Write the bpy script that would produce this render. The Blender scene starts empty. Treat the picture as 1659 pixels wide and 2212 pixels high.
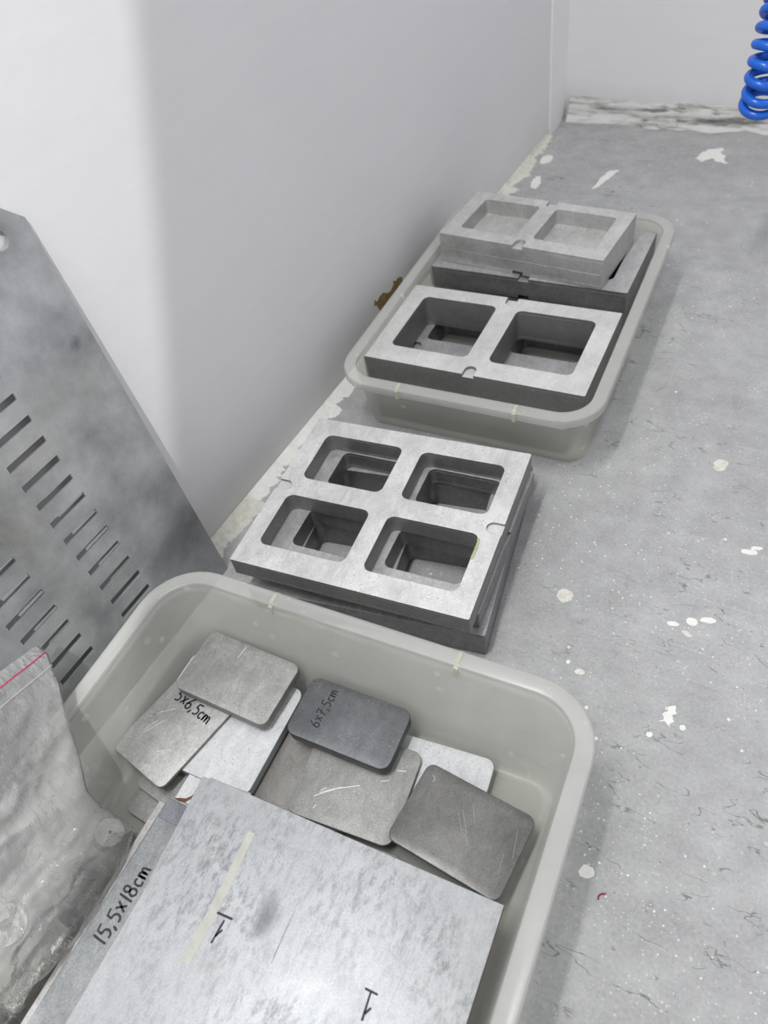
import bpy, bmesh, math, random
from mathutils import Vector, Matrix, noise
random.seed(7)
D2R = math.radians
scene = bpy.context.scene
COL = scene.collection

# ------------------------------------------------------------------ camera
cam_d = bpy.data.cameras.new('camera')
cam_d.sensor_fit = 'HORIZONTAL'; cam_d.sensor_width = 36.0; cam_d.lens = 35.43
cam_d.clip_start = 0.01
cam = bpy.data.objects.new('camera', cam_d); COL.objects.link(cam)
R_ = Vector((0.8684, 0.4761, -0.1387)); U_ = Vector((-0.2782, 0.6993, 0.6585)); F_ = Vector((-0.4106, 0.5332, -0.7397))
cam.matrix_world = Matrix(((R_.x, U_.x, -F_.x, 0.5701), (R_.y, U_.y, -F_.y, 0.0), (R_.z, U_.z, -F_.z, 0.70), (0, 0, 0, 1)))
cam_d.dof.use_dof = True; cam_d.dof.focus_distance = 0.72; cam_d.dof.aperture_fstop = 9.0
scene.camera = cam

# ------------------------------------------------------------------ world + room lamps + exposure
world = bpy.data.worlds.new('room_ambience'); scene.world = world; world.use_nodes = True
bg = world.node_tree.nodes['Background']; bg.inputs[0].default_value = (0.95, 0.96, 1.0, 1); bg.inputs[1].default_value = 0.37

def area_lamp(name, loc, target, sx, sy, power, color=(1, 1, 1), roll=0.0):
    l = bpy.data.lights.new(name, 'AREA'); l.shape = 'RECTANGLE'; l.size = sx; l.size_y = sy; l.energy = power; l.color = color
    o = bpy.data.objects.new(name, l); COL.objects.link(o); o.location = loc
    d = Vector(target) - Vector(loc)
    o.rotation_euler = (d.to_track_quat('-Z', 'Y').to_matrix() @ Matrix.Rotation(roll, 3, 'Z')).to_euler()
    return o
# ceiling tube fixture close to the left wall, and one further into the room
area_lamp('ceiling_tube_lamp', (0.15, -0.10, 2.2), (0.15, -0.10, 0), 0.11, 1.0, 25.0, (1.0, 1.0, 0.985))
area_lamp('room_tube_lamp', (1.9, 0.9, 2.5), (0.5, 0.8, 0), 0.25, 1.4, 9.0, (0.98, 0.99, 1.0))
# added spot, out of view; its cone edge shapes the left wall's bright part
sp = bpy.data.lights.new('added_wall_spot', 'SPOT'); sp.energy = 158.0; sp.spot_size = D2R(150); sp.spot_blend = 0.003; sp.shadow_soft_size = 0.010
so = bpy.data.objects.new('added_wall_spot', sp); COL.objects.link(so); so.location = (1.1, -0.75, 2.3)
_e = (Vector((0, 0.4815, 0.364)) - so.location).normalized()            # towards the edge of its beam on the wall
_n = _e.cross(Vector((0, 0.41, 1.0))).normalized()
if _n.y > 0: _n = -_n
so.rotation_euler = (_e * math.cos(D2R(75)) + _n * math.sin(D2R(75))).to_track_quat('-Z', 'Y').to_euler()

vs = scene.view_settings
vs.view_transform = 'Standard'; vs.look = 'None'; vs.exposure = 0.0; vs.gamma = 1.0; vs.use_curve_mapping = False

# ------------------------------------------------------------------ materials
def new_mat(name):
    m = bpy.data.materials.new(name); m.use_nodes = True
    nt = m.node_tree; return m, nt, nt.nodes, nt.links, nt.nodes['Principled BSDF']
def N(nt, typ, **kw):
    n = nt.nodes.new(typ)
    for k, v in kw.items(): setattr(n, k, v)
    return n
def ramp(nt, fac, stops, interp='LINEAR'):
    r = N(nt, 'ShaderNodeValToRGB'); r.color_ramp.interpolation = interp
    cr = r.color_ramp
    while len(cr.elements) < len(stops): cr.elements.new(0.5)
    for e, (p, c) in zip(cr.elements, stops):
        e.position = p; e.color = (c, c, c, 1) if isinstance(c, (int, float)) else (*c, 1)
    nt.links.new(fac, r.inputs[0]); return r.outputs[0]
def mix(nt, fac, a, b, mode='MIX'):
    m = N(nt, 'ShaderNodeMix'); m.data_type = 'RGBA'; m.blend_type = mode
    def put(s, v):
        if isinstance(v, tuple): s.default_value = (*v[:3], 1)
        elif isinstance(v, (int, float)): s.default_value = (v, v, v, 1)
        else: nt.links.new(v, s)
    if isinstance(fac, (int, float)): m.inputs[0].default_value = fac
    else: nt.links.new(fac, m.inputs[0])
    put(m.inputs[6], a); put(m.inputs[7], b); return m.outputs[2]
def math_(nt, op, a, b=0.0):
    m = N(nt, 'ShaderNodeMath', operation=op)
    for i, v in enumerate((a, b)):
        if isinstance(v, (int, float)): m.inputs[i].default_value = v
        else: nt.links.new(v, m.inputs[i])
    return m.outputs[0]
def coords(nt, scale=(1, 1, 1), rot=(0, 0, 0), kind='Object', loc=(0, 0, 0)):
    tc = N(nt, 'ShaderNodeTexCoord'); mp = N(nt, 'ShaderNodeMapping')
    mp.inputs['Scale'].default_value = scale; mp.inputs['Rotation'].default_value = rot; mp.inputs['Location'].default_value = loc
    nt.links.new(tc.outputs[kind], mp.inputs[0]); return mp.outputs[0]
def noise_t(nt, vec, scale, detail=4, rough=0.55, dist=0.0):
    n = N(nt, 'ShaderNodeTexNoise'); n.inputs['Scale'].default_value = scale; n.inputs['Detail'].default_value = detail
    n.inputs['Roughness'].default_value = rough; n.inputs['Distortion'].default_value = dist
    nt.links.new(vec, n.inputs['Vector']); return n.outputs[0]
def voro(nt, vec, scale, feature='F1'):
    n = N(nt, 'ShaderNodeTexVoronoi', feature=feature); n.inputs['Scale'].default_value = scale
    nt.links.new(vec, n.inputs['Vector']); return n
def bump(nt, height, strength, dist=0.001, normal=None):
    b = N(nt, 'ShaderNodeBump'); b.inputs['Strength'].default_value = strength; b.inputs['Distance'].default_value = dist
    nt.links.new(height, b.inputs['Height'])
    if normal is not None: nt.links.new(normal, b.inputs['Normal'])
    return b.outputs[0]

def metal(name, col, rough=0.42, metallic=0.55, dust=0.0, blotch=0.12, scratch=0.25, brush=None, tint=None, pits=0.0, bevel=0.0010, grain=0.42, scuff=0.40, smear=None, mottle=0.0, side=1.0):
    m, nt, nd, lk, P = new_mat(name)
    v = coords(nt)
    big = noise_t(nt, v, 14, 5, 0.6)
    c = ramp(nt, big, [(0.3, tuple(x * (1 - blotch) for x in col)), (0.7, tuple(min(1, x * (1 + blotch)) for x in col))])
    if tint:
        c = mix(nt, ramp(nt, noise_t(nt, coords(nt, loc=(3, 1, 0)), 9, 3), [(0.5, 0), (0.75, tint[1])]), c, tint[0])
    fine = noise_t(nt, v, 620, 3, 0.7)
    c = mix(nt, grain, c, ramp(nt, fine, [(0.25, 0.22), (0.75, 0.78)]), 'OVERLAY')
    if scuff:
        sf = noise_t(nt, coords(nt, (1.0, 0.6, 1.0), (0, 0, 0.3), loc=(7, 3, 1)), 85, 7, 0.78, 0.6)
        c = mix(nt, scuff, c, ramp(nt, sf, [(0.30, 0.18), (0.70, 0.82)]), 'OVERLAY')
    if mottle:
        mo = noise_t(nt, coords(nt, (1.0, 0.45, 1.0)), 190, 6, 0.78)
        mo2 = noise_t(nt, v, 11, 3, 0.6)
        k = math_(nt, 'MULTIPLY', ramp(nt, mo, [(0.47, 0), (0.62, 1)]), ramp(nt, mo2, [(0.38, 0.15), (0.62, mottle)]))
        c = mix(nt, k, c, tuple(x * 0.42 for x in col))
    if brush:
        br = noise_t(nt, coords(nt, brush), 1.0, 4, 0.6)
        c = mix(nt, 0.25, c, ramp(nt, br, [(0.3, 0.3), (0.7, 0.7)]), 'OVERLAY')
    h = fine
    if scratch:
        s1 = noise_t(nt, coords(nt, (30, 900, 30), (0, 0, 0.5)), 1.0, 2, 0.5, 0.4)
        s2 = noise_t(nt, coords(nt, (800, 25, 30), (0, 0, 0.25)), 1.0, 2, 0.5, 0.4)
        mk = ramp(nt, noise_t(nt, coords(nt, loc=(1, 5, 2)), 18, 2), [(0.45, 0), (0.60, 1)])
        sc = math_(nt, 'MULTIPLY', math_(nt, 'MAXIMUM', ramp(nt, s1, [(0.70, 0), (0.76, 1)]), ramp(nt, s2, [(0.70, 0), (0.76, 1)])), mk)
        c = mix(nt, math_(nt, 'MULTIPLY', sc, scratch), c, tuple(min(1, x * 1.7) for x in col))
    if smear:   # dark rubbed smudge: (x, y, rx, ry, rot)
        sx, sy, rx, ry, rt = smear
        d = N(nt, 'ShaderNodeVectorMath', operation='LENGTH')
        tc = N(nt, 'ShaderNodeTexCoord'); sb = N(nt, 'ShaderNodeVectorMath', operation='SUBTRACT'); sb.inputs[1].default_value = (sx, sy, 0)
        lk.new(tc.outputs['Object'], sb.inputs[0])
        mp = N(nt, 'ShaderNodeMapping'); mp.vector_type = 'TEXTURE'; mp.inputs['Rotation'].default_value = (0, 0, rt); mp.inputs['Scale'].default_value = (rx, ry, 1)
        lk.new(sb.outputs[0], mp.inputs[0]); lk.new(mp.outputs[0], d.inputs[0])
        e = math_(nt, 'ADD', d.outputs['Value'], math_(nt, 'MULTIPLY', noise_t(nt, v, 45, 5, 0.65), 0.9))
        c = mix(nt, ramp(nt, e, [(0.55, 0.80), (1.28, 0.0)]), c, (0.15, 0.148, 0.16))
    if dust:
        vo = voro(nt, coords(nt, loc=(0.2, 0.1, 0)), 260)
        dm = math_(nt, 'MULTIPLY', ramp(nt, vo.outputs['Distance'], [(0.16, 1), (0.26, 0)]), ramp(nt, noise_t(nt, v, 16, 3), [(0.44, 0), (0.58, 1)]))
        c = mix(nt, math_(nt, 'MULTIPLY', dm, dust), c, (0.90, 0.90, 0.88))
        h = math_(nt, 'ADD', fine, math_(nt, 'MULTIPLY', dm, 2.0))
    if pits:
        vp = voro(nt, coords(nt, loc=(0.5, 0.3, 0)), 190)
        pm = math_(nt, 'MULTIPLY', ramp(nt, vp.outputs['Distance'], [(0.10, 1), (0.2, 0)]), ramp(nt, noise_t(nt, v, 30, 3), [(0.5, 0), (0.62, 1)]))
        c = mix(nt, math_(nt, 'MULTIPLY', pm, pits), c, tuple(x * 0.35 for x in col))
    if side < 1.0:   # flanks and pocket walls darker: shade put into the colour, over rougher unsanded skin
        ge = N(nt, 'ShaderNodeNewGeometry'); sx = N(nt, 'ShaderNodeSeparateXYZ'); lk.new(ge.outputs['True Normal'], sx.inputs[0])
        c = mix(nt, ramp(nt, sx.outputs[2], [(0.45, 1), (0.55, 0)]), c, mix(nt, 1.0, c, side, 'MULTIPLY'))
    lk.new(c, P.inputs['Base Color'])
    P.inputs['Metallic'].default_value = metallic
    rr = ramp(nt, noise_t(nt, v, 26, 4), [(0.3, max(0.05, rough - 0.07)), (0.7, rough + 0.08)])
    lk.new(rr, P.inputs['Roughness'])
    nrm = None
    if bevel:
        bv = N(nt, 'ShaderNodeBevel'); bv.samples = 3; bv.inputs[0].default_value = bevel; nrm = bv.outputs[0]
    lk.new(bump(nt, h, 0.25, 0.0004, nrm), P.inputs['Normal'])
    return m

M = {}
# concrete floor
def concrete():
    m, nt, nd, lk, P = new_mat('grey_concrete')
    v = coords(nt, kind='Object')
    b1 = noise_t(nt, v, 3.2, 6, 0.62); b2 = noise_t(nt, v, 28, 6, 0.7)
    c = ramp(nt, b1, [(0.28, (0.336, 0.338, 0.339)), (0.72, (0.452, 0.455, 0.456))])
    c = mix(nt, 0.5, c, ramp(nt, b2, [(0.25, 0.32), (0.75, 0.68)]), 'OVERLAY')
    b3 = noise_t(nt, v, 300, 3, 0.7)
    c = mix(nt, 0.35, c, ramp(nt, b3, [(0.25, 0.3), (0.75, 0.7)]), 'OVERLAY')
    # trowel streaks
    st = noise_t(nt, coords(nt, (7, 120, 7), (0, 0, 0.15)), 1.0, 4, 0.65, 0.6)
    stm = ramp(nt, noise_t(nt, coords(nt, loc=(2, 7, 0)), 4, 2), [(0.48, 0), (0.62, 1)])
    c = mix(nt, math_(nt, 'MULTIPLY', stm, ramp(nt, st, [(0.56, 0), (0.75, 0.32)])), c, (0.60, 0.605, 0.61))
    # hairline cracks, broken up
    def cracks(scale, width, loc, rot, thr):
        nz = noise_t(nt, coords(nt, (0.55, 1.5, 1), (0, 0, rot), loc=loc), scale, 3.2, 0.55, 0.35)
        ln = ramp(nt, math_(nt, 'ABSOLUTE', math_(nt, 'SUBTRACT', nz, 0.5)), [(width * 0.3, 1), (width, 0)])
        mk = ramp(nt, noise_t(nt, coords(nt, loc=(loc[1], 3, 0)), 24, 2), [(thr, 0), (thr + 0.06, 1)])
        return math_(nt, 'MULTIPLY', ln, mk)
    ck = math_(nt, 'MAXIMUM', cracks(20, 0.0075, (0.1, 0.4, 0), 0.15, 0.53), cracks(30, 0.010, (1.3, 2.4, 0), -0.5, 0.56))
    reg = ramp(nt, noise_t(nt, coords(nt, loc=(5.2, 0.6, 0)), 2.2, 2), [(0.40, 0.15), (0.55, 1)])
    ck = math_(nt, 'MULTIPLY', ck, reg)
    c = mix(nt, math_(nt, 'MULTIPLY', ck, 0.72), c, (0.10, 0.105, 0.10))
    # little dark pits
    vp = voro(nt, coords(nt, loc=(0.7, 0.9, 0)), 150)
    sep = N(nt, 'ShaderNodeSeparateColor'); lk.new(vp.outputs['Color'], sep.inputs[0])
    pit = math_(nt, 'MULTIPLY', ramp(nt, vp.outputs['Distance'], [(0.09, 1), (0.18, 0)]), ramp(nt, sep.outputs[0], [(0.86, 0), (0.88, 1)], 'CONSTANT'))
    c = mix(nt, math_(nt, 'MULTIPLY', pit, 0.6), c, (0.16, 0.165, 0.16))
    # fine white paint spatter, denser in patches
    def spat(scale, rad, thr, loc, amt):
        vo = voro(nt, coords(nt, loc=loc), scale)
        s = N(nt, 'ShaderNodeSeparateColor'); lk.new(vo.outputs['Color'], s.inputs[0])
        r = math_(nt, 'MULTIPLY', ramp(nt, vo.outputs['Distance'], [(rad * 0.7, 1), (rad, 0)]), ramp(nt, s.outputs[1], [(thr, 0), (thr + 0.01, 1)], 'CONSTANT'))
        pm = ramp(nt, noise_t(nt, coords(nt, loc=(loc[0] + 4, 2, 0)), 5, 3), [(0.42, 0.10), (0.58, 1.0)])
        return math_(nt, 'MULTIPLY', r, math_(nt, 'MULTIPLY', pm, amt))
    sp1 = math_(nt, 'MAXIMUM', spat(170, 0.20, 0.72, (0.3, 0.2, 0), 0.9), spat(70, 0.15, 0.80, (1.3, 0.7, 0), 0.95))
    sp1 = math_(nt, 'MAXIMUM', sp1, spat(320, 0.25, 0.7, (2.3, 1.7, 0), 0.6))
    c = mix(nt, sp1, c, (0.78, 0.78, 0.76))
    lk.new(c, P.inputs['Base Color']); P.inputs['Roughness'].default_value = 0.62
    P.inputs['Specular IOR Level'].default_value = 0.35
    lk.new(bump(nt, b2, 0.35, 0.0012), P.inputs['Normal'])
    return m
M['concrete'] = concrete()

def wall_paint(name, col, dirt=0.0):
    m, nt, nd, lk, P = new_mat(name)
    v = coords(nt, kind='Object')
    b = noise_t(nt, v, 2.5, 5, 0.6); f = noise_t(nt, coords(nt, (1, 0.4, 1)), 60, 5, 0.65)
    st = noise_t(nt, coords(nt, (6, 6, 60), (0.3, 0, 0)), 1.0, 3, 0.6)
    c = ramp(nt, b, [(0.3, tuple(x * 0.97 for x in col)), (0.7, col)])
    c = mix(nt, 0.10, c, ramp(nt, st, [(0.3, 0.3), (0.7, 0.7)]), 'OVERLAY')
    if dirt:
        sx = N(nt, 'ShaderNodeSeparateXYZ'); lk.new(v, sx.inputs[0])
        dn = math_(nt, 'ADD', sx.outputs[2], math_(nt, 'MULTIPLY', math_(nt, 'SUBTRACT', noise_t(nt, v, 9, 5), 0.5), 0.10))
        c = mix(nt, ramp(nt, dn, [(0.012, dirt), (0.075, 0.0)]), c, (0.50, 0.49, 0.44))
    lk.new(c, P.inputs['Base Color']); P.inputs['Roughness'].default_value = 0.55; P.inputs['Specular IOR Level'].default_value = 0.3
    lk.new(bump(nt, f, 0.12, 0.002), P.inputs['Normal'])
    return m
M['wall'] = wall_paint('white_wall_paint', (0.80, 0.80, 0.815), 0.25)
M['wall_back'] = wall_paint('white_back_wall_paint', (0.80, 0.795, 0.81), 0.35)

M['trim'] = wall_paint('lit_white_corner_paint', (0.90, 0.90, 0.915), 0.15)  # whiter copy of the wall paint: brighter light on the corner painted in

def simple(name, col, rough=0.5, metallic=0.0, var=0.1, scale=60, spec=0.4, bmp=0.15):
    m, nt, nd, lk, P = new_mat(name)
    v = coords(nt); n = noise_t(nt, v, scale, 5, 0.65)
    lk.new(ramp(nt, n, [(0.3, tuple(x * (1 - var) for x in col)), (0.7, tuple(min(1, x * (1 + var)) for x in col))]), P.inputs['Base Color'])
    P.inputs['Roughness'].default_value = rough; P.inputs['Metallic'].default_value = metallic; P.inputs['Specular IOR Level'].default_value = spec
    if bmp: lk.new(bump(nt, n, bmp, 0.001), P.inputs['Normal'])
    return m
M['paint_white'] = simple('dried_white_paint', (0.80, 0.80, 0.77), 0.55, 0, 0.06, 160, 0.4, 0.4)
M['paint_cream'] = simple('dried_cream_paint', (0.66, 0.65, 0.59), 0.6, 0, 0.16, 120, 0.3, 0.5)
M['brown_patch'] = simple('bare_brown_plaster', (0.27, 0.20, 0.09), 0.85, 0, 0.35, 90, 0.1, 0.5)
M['ink'] = simple('black_marker_ink', (0.018, 0.017, 0.024), 0.45, 0, 0.2, 300, 0.4, 0)
M['ink_purple'] = simple('purple_black_marker_ink', (0.035, 0.028, 0.055), 0.5, 0, 0.3, 300, 0.3, 0)
M['tape'] = simple('aged_yellowish_tape', (0.47, 0.472, 0.42), 0.45, 0.0, 0.12, 70, 0.4, 0.1)
M['residue'] = simple('yellow_green_residue', (0.42, 0.43, 0.24), 0.6, 0, 0.25, 200, 0.3, 0.4)
M['rust'] = simple('brown_rust', (0.13, 0.068, 0.042), 0.8, 0, 0.4, 200, 0.2, 0.3)
M['red'] = simple('red_plastic', (0.60, 0.02, 0.09), 0.4, 0, 0.1)
M['red_thread'] = simple('dark_red_thread', (0.30, 0.02, 0.04), 0.7, 0, 0.3)
M['blue'] = simple('glossy_blue_hose', (0.012, 0.125, 0.62), 0.24, 0, 0.05, 20, 0.5, 0)

def plaster_ridge():
    m, nt, nd, lk, P = new_mat('crumbling_white_plaster')
    v = coords(nt); a = noise_t(nt, coords(nt, (0.16, 1, 2.2)), 46, 5, 0.62)
    c = ramp(nt, a, [(0.37, (0.19, 0.195, 0.19)), (0.44, (0.46, 0.46, 0.43)), (0.52, (0.66, 0.66, 0.65))])
    lk.new(c, P.inputs['Base Color']); P.inputs['Roughness'].default_value = 0.8
    lk.new(bump(nt, a, 0.6, 0.006), P.inputs['Normal']); return m
M['plaster'] = plaster_ridge()

def plastic(name, clear, col, rough=0.3):
    """frosted polypropylene: part of the light goes straight through, the rest is scattered"""
    m, nt, nd, lk, P = new_mat(name)
    out = nt.nodes['Material Output']
    P.inputs['Roughness'].default_value = rough; P.inputs['Specular IOR Level'].default_value = 0.5
    v = coords(nt); n = noise_t(nt, v, 22, 5, 0.65)
    vo = voro(nt, coords(nt, loc=(0.3, 0.6, 0.1)), 55)
    s = N(nt, 'ShaderNodeSeparateColor'); lk.new(vo.outputs['Color'], s.inputs[0])
    chalk = math_(nt, 'MULTIPLY', ramp(nt, vo.outputs['Distance'], [(0.10, 1), (0.28, 0)]), ramp(nt, s.outputs[0], [(0.8, 0), (0.82, 1)], 'CONSTANT'))
    scr = ramp(nt, noise_t(nt, coords(nt, (60, 60, 500), (0.4, 0.2, 0.3)), 1.0, 3, 0.6, 0.5), [(0.66, 0), (0.76, 0.5)])
    c = ramp(nt, n, [(0.3, tuple(x * 0.92 for x in col)), (0.7, col)])
    c = mix(nt, math_(nt, 'MULTIPLY', chalk, 0.5), c, (0.86, 0.86, 0.80))
    lk.new(c, P.inputs['Base Color'])
    tl = N(nt, 'ShaderNodeBsdfTranslucent'); lk.new(c, tl.inputs[0])
    m1 = N(nt, 'ShaderNodeMixShader'); m1.inputs[0].default_value = 0.42; lk.new(P.outputs[0], m1.inputs[1]); lk.new(tl.outputs[0], m1.inputs[2])
    tr = N(nt, 'ShaderNodeBsdfTransparent'); tr.inputs[0].default_value = (0.93, 0.935, 0.92, 1)
    m2 = N(nt, 'ShaderNodeMixShader')
    k = math_(nt, 'SUBTRACT', math_(nt, 'SUBTRACT', clear, math_(nt, 'MULTIPLY', chalk, 0.2)), math_(nt, 'MULTIPLY', scr, 0.15))
    lk.new(k, m2.inputs[0]); lk.new(m1.outputs[0], m2.inputs[1]); lk.new(tr.outputs[0], m2.inputs[2])
    lk.new(m2.outputs[0], out.inputs[0]); return m
M['bin_body'] = plastic('frosted_bin_plastic', 0.62, (0.85, 0.85, 0.79))
M['bin_rim'] = plastic('frosted_rim_plastic', 0.56, (0.86, 0.86, 0.84), 0.20)
M['bin_rib'] = plastic('creamy_rib_plastic', 0.15, (0.80, 0.78, 0.66), 0.3)

def bag_film():
    m, nt, nd, lk, P = new_mat('clear_bag_film')
    out = nt.nodes['Material Output']
    v = coords(nt); n = noise_t(nt, v, 130, 4, 0.6); cr = noise_t(nt, coords(nt, (40, 140, 70), (0.5, 0.2, 0.6)), 1.0, 4, 0.6, 0.8)
    nb = bump(nt, math_(nt, 'ADD', cr, math_(nt, 'MULTIPLY', n, 0.3)), 0.9, 0.003)
    gl = N(nt, 'ShaderNodeBsdfGlossy'); gl.inputs['Roughness'].default_value = 0.07; gl.inputs[0].default_value = (1, 1, 1, 1); lk.new(nb, gl.inputs['Normal'])
    df = N(nt, 'ShaderNodeBsdfDiffuse'); df.inputs[0].default_value = (0.78, 0.78, 0.77, 1)
    tr = N(nt, 'ShaderNodeBsdfTransparent'); tr.inputs[0].default_value = (0.95, 0.95, 0.94, 1)
    fr = N(nt, 'ShaderNodeFresnel'); fr.inputs[0].default_value = 1.5; lk.new(nb, fr.inputs['Normal'])
    sz = N(nt, 'ShaderNodeSeparateXYZ'); lk.new(v, sz.inputs[0])
    milky = ramp(nt, sz.outputs[2], [(0.060, 0.05), (0.120, 0.27)])     # the loose empty top of the bag is creased and cloudier
    a = N(nt, 'ShaderNodeMixShader'); lk.new(math_(nt, 'MULTIPLY', ramp(nt, n, [(0.3, 0.8), (0.75, 1.15)]), milky), a.inputs[0]); lk.new(tr.outputs[0], a.inputs[1]); lk.new(df.outputs[0], a.inputs[2])
    b = N(nt, 'ShaderNodeMixShader'); lk.new(math_(nt, 'MULTIPLY', fr.outputs[0], 1.7), b.inputs[0]); lk.new(a.outputs[0], b.inputs[1]); lk.new(gl.outputs[0], b.inputs[2])
    lk.new(b.outputs[0], out.inputs[0]); return m
M['bag'] = bag_film()

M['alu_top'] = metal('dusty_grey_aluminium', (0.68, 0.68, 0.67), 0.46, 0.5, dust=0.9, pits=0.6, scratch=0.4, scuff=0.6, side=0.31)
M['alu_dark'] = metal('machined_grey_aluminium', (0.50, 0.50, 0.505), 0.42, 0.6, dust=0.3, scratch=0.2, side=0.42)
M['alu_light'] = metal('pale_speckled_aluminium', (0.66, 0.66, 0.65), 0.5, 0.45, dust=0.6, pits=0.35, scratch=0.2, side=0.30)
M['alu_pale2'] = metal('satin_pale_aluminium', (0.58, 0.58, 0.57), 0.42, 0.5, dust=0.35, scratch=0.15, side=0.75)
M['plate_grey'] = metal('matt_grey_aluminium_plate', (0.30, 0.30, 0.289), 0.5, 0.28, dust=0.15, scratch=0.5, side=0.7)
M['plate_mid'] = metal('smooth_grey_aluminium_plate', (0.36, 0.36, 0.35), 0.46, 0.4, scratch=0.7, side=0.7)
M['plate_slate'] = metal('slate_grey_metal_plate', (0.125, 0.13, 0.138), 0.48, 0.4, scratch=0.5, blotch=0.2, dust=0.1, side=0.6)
M['plate_dull'] = metal('dull_scratched_aluminium_plate', (0.165, 0.163, 0.158), 0.42, 0.45, scratch=0.5, blotch=0.15)
M['plate_warm'] = metal('warm_grey_metal_plate', (0.27, 0.258, 0.243), 0.5, 0.35, scratch=0.3)
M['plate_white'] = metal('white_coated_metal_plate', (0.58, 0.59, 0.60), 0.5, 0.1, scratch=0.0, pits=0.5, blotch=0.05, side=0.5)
M['sheet_white'] = metal('worn_white_zinc_sheet', (0.46, 0.472, 0.485), 0.46, 0.25, grain=0.25, scuff=0.15, scratch=0.0, blotch=0.06, pits=0.4, mottle=0.8, smear=(-0.032, 0.0400, 0.0210, 0.0480, -0.10))
M['sheet_white2'] = metal('worn_white_zinc_sheet_under', (0.46, 0.472, 0.485), 0.46, 0.25, grain=0.25, scuff=0.15, scratch=0.0, blotch=0.06, pits=0.4, mottle=0.8)
M['sheet_grey'] = metal('grey_zinc_sheet', (0.32, 0.333, 0.338), 0.45, 0.35, scratch=0.1, blotch=0.12, mottle=0.25)
M['sheet_dark'] = metal('purplish_grey_zinc_sheet', (0.27, 0.27, 0.30), 0.42, 0.4, scratch=0.2, blotch=0.2)
M['sheet_pale'] = metal('pale_metal_sheet', (0.50, 0.49, 0.48), 0.45, 0.35, scratch=0.2, blotch=0.1)
M['steel_panel'] = metal('blotchy_galvanised_steel', (0.42, 0.435, 0.445), 0.36, 0.6, scratch=0.1, blotch=0.36, tint=((0.42, 0.40, 0.32), 0.4), bevel=0, grain=0.12, scuff=0.12, smear=(0.333, 0.341, 0.0165, 0.0150, 0.3))
M['spool'] = metal('dull_turned_metal', (0.42, 0.41, 0.385), 0.40, 0.6, scratch=0.1, blotch=0.2, bevel=0)
M['bore'] = simple('dark_bore', (0.03, 0.03, 0.03), 0.6, 0, 0.1)

# ------------------------------------------------------------------ mesh helpers
def finish(me, mat, smooth=35):
    me.materials.clear(); me.materials.append(mat)
    if smooth:
        me.shade_smooth(); me.set_sharp_from_angle(angle=D2R(smooth))
    return me
def link(name, me, parent=None, loc=None, rot=None):
    o = bpy.data.objects.new(name, me); COL.objects.link(o)
    if parent is not None: o.parent = parent
    if loc is not None: o.location = loc
    if rot is not None: o.rotation_euler = rot
    return o
def tag(o, label, cat, group=None):
    o['label'] = label; o['category'] = cat
    if group: o['group'] = group
    return o
def empty(name, loc, rot=(0, 0, 0)):
    o = bpy.data.objects.new(name, None); COL.objects.link(o); o.location = loc; o.rotation_euler = rot; o.empty_display_size = 0.02
    return o
def local_matrix(o):
    return Matrix.Translation(o.location) @ o.rotation_euler.to_matrix().to_4x4()
def rr(cx, cy, w, d, r, n=6):
    pts = []
    for sx, sy, a0 in ((1, -1, -90), (1, 1, 0), (-1, 1, 90), (-1, -1, 180)):
        ox, oy = cx + sx * (w / 2 - r), cy + sy * (d / 2 - r)
        for i in range(n + 1):
            a = D2R(a0 + 90 * i / n); pts.append((ox + r * math.cos(a), oy + r * math.sin(a)))
    return pts
def prism_bm(bm, loops, z0, z1, bevel=0.0):
    cu = bpy.data.curves.new('t', 'CURVE'); cu.dimensions = '2D'; cu.fill_mode = 'BOTH'
    cu.extrude = (z1 - z0) / 2 - bevel; cu.bevel_depth = bevel; cu.offset = -bevel; cu.bevel_resolution = 1
    for lp in loops:
        s = cu.splines.new('POLY'); s.points.add(len(lp) - 1)
        for p, q in zip(s.points, lp): p.co = (q[0], q[1], 0, 1)
        s.use_cyclic_u = True
    ob = bpy.data.objects.new('t', cu)
    me = bpy.data.meshes.new_from_object(ob)
    me.transform(Matrix.Translation((0, 0, (z0 + z1) / 2)))
    tb = bmesh.new(); tb.from_mesh(me); bmesh.ops.remove_doubles(tb, verts=tb.verts, dist=1e-6); bmesh.ops.recalc_face_normals(tb, faces=tb.faces); tb.to_mesh(me); tb.free()
    bm.from_mesh(me)
    bpy.data.objects.remove(ob); bpy.data.curves.remove(cu); bpy.data.meshes.remove(me)
def prism(name, loops, z0, z1, bevel=0.0, mat=None):
    bm = bmesh.new(); prism_bm(bm, loops, z0, z1, bevel)
    bmesh.ops.remove_doubles(bm, verts=bm.verts, dist=1e-6); bmesh.ops.recalc_face_normals(bm, faces=bm.faces)
    me = bpy.data.meshes.new(name); bm.to_mesh(me); bm.free()
    return finish(me, mat)
def outline(W, D, r, notches='', nw=0.0155, nl=0.018):
    """rectangle outline with U-shaped seats cut in the middle of the named sides"""
    base = []
    sides = [('n', (-W / 2, -D / 2), (W / 2, -D / 2)), ('r', (W / 2, -D / 2), (W / 2, D / 2)), ('b', (W / 2, D / 2), (-W / 2, D / 2)), ('l', (-W / 2, D / 2), (-W / 2, -D / 2))]
    for s, a, b in sides:
        a = Vector(a); b = Vector(b); t = (b - a).normalized(); nin = Vector((-t.y, t.x))
        base.append(a + t * r)
        if s in notches:
            mid = (a + b) / 2; q = nw / 2
            base.append(mid - t * q)
            for i in range(9):
                an = math.pi * i / 8
                base.append(mid + nin * (nl - q) - t * q * math.cos(an) + nin * q * math.sin(an))
            base.append(mid + t * q)
        base.append(b - t * r)
    return [(p.x, p.y) for p in base]
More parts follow.
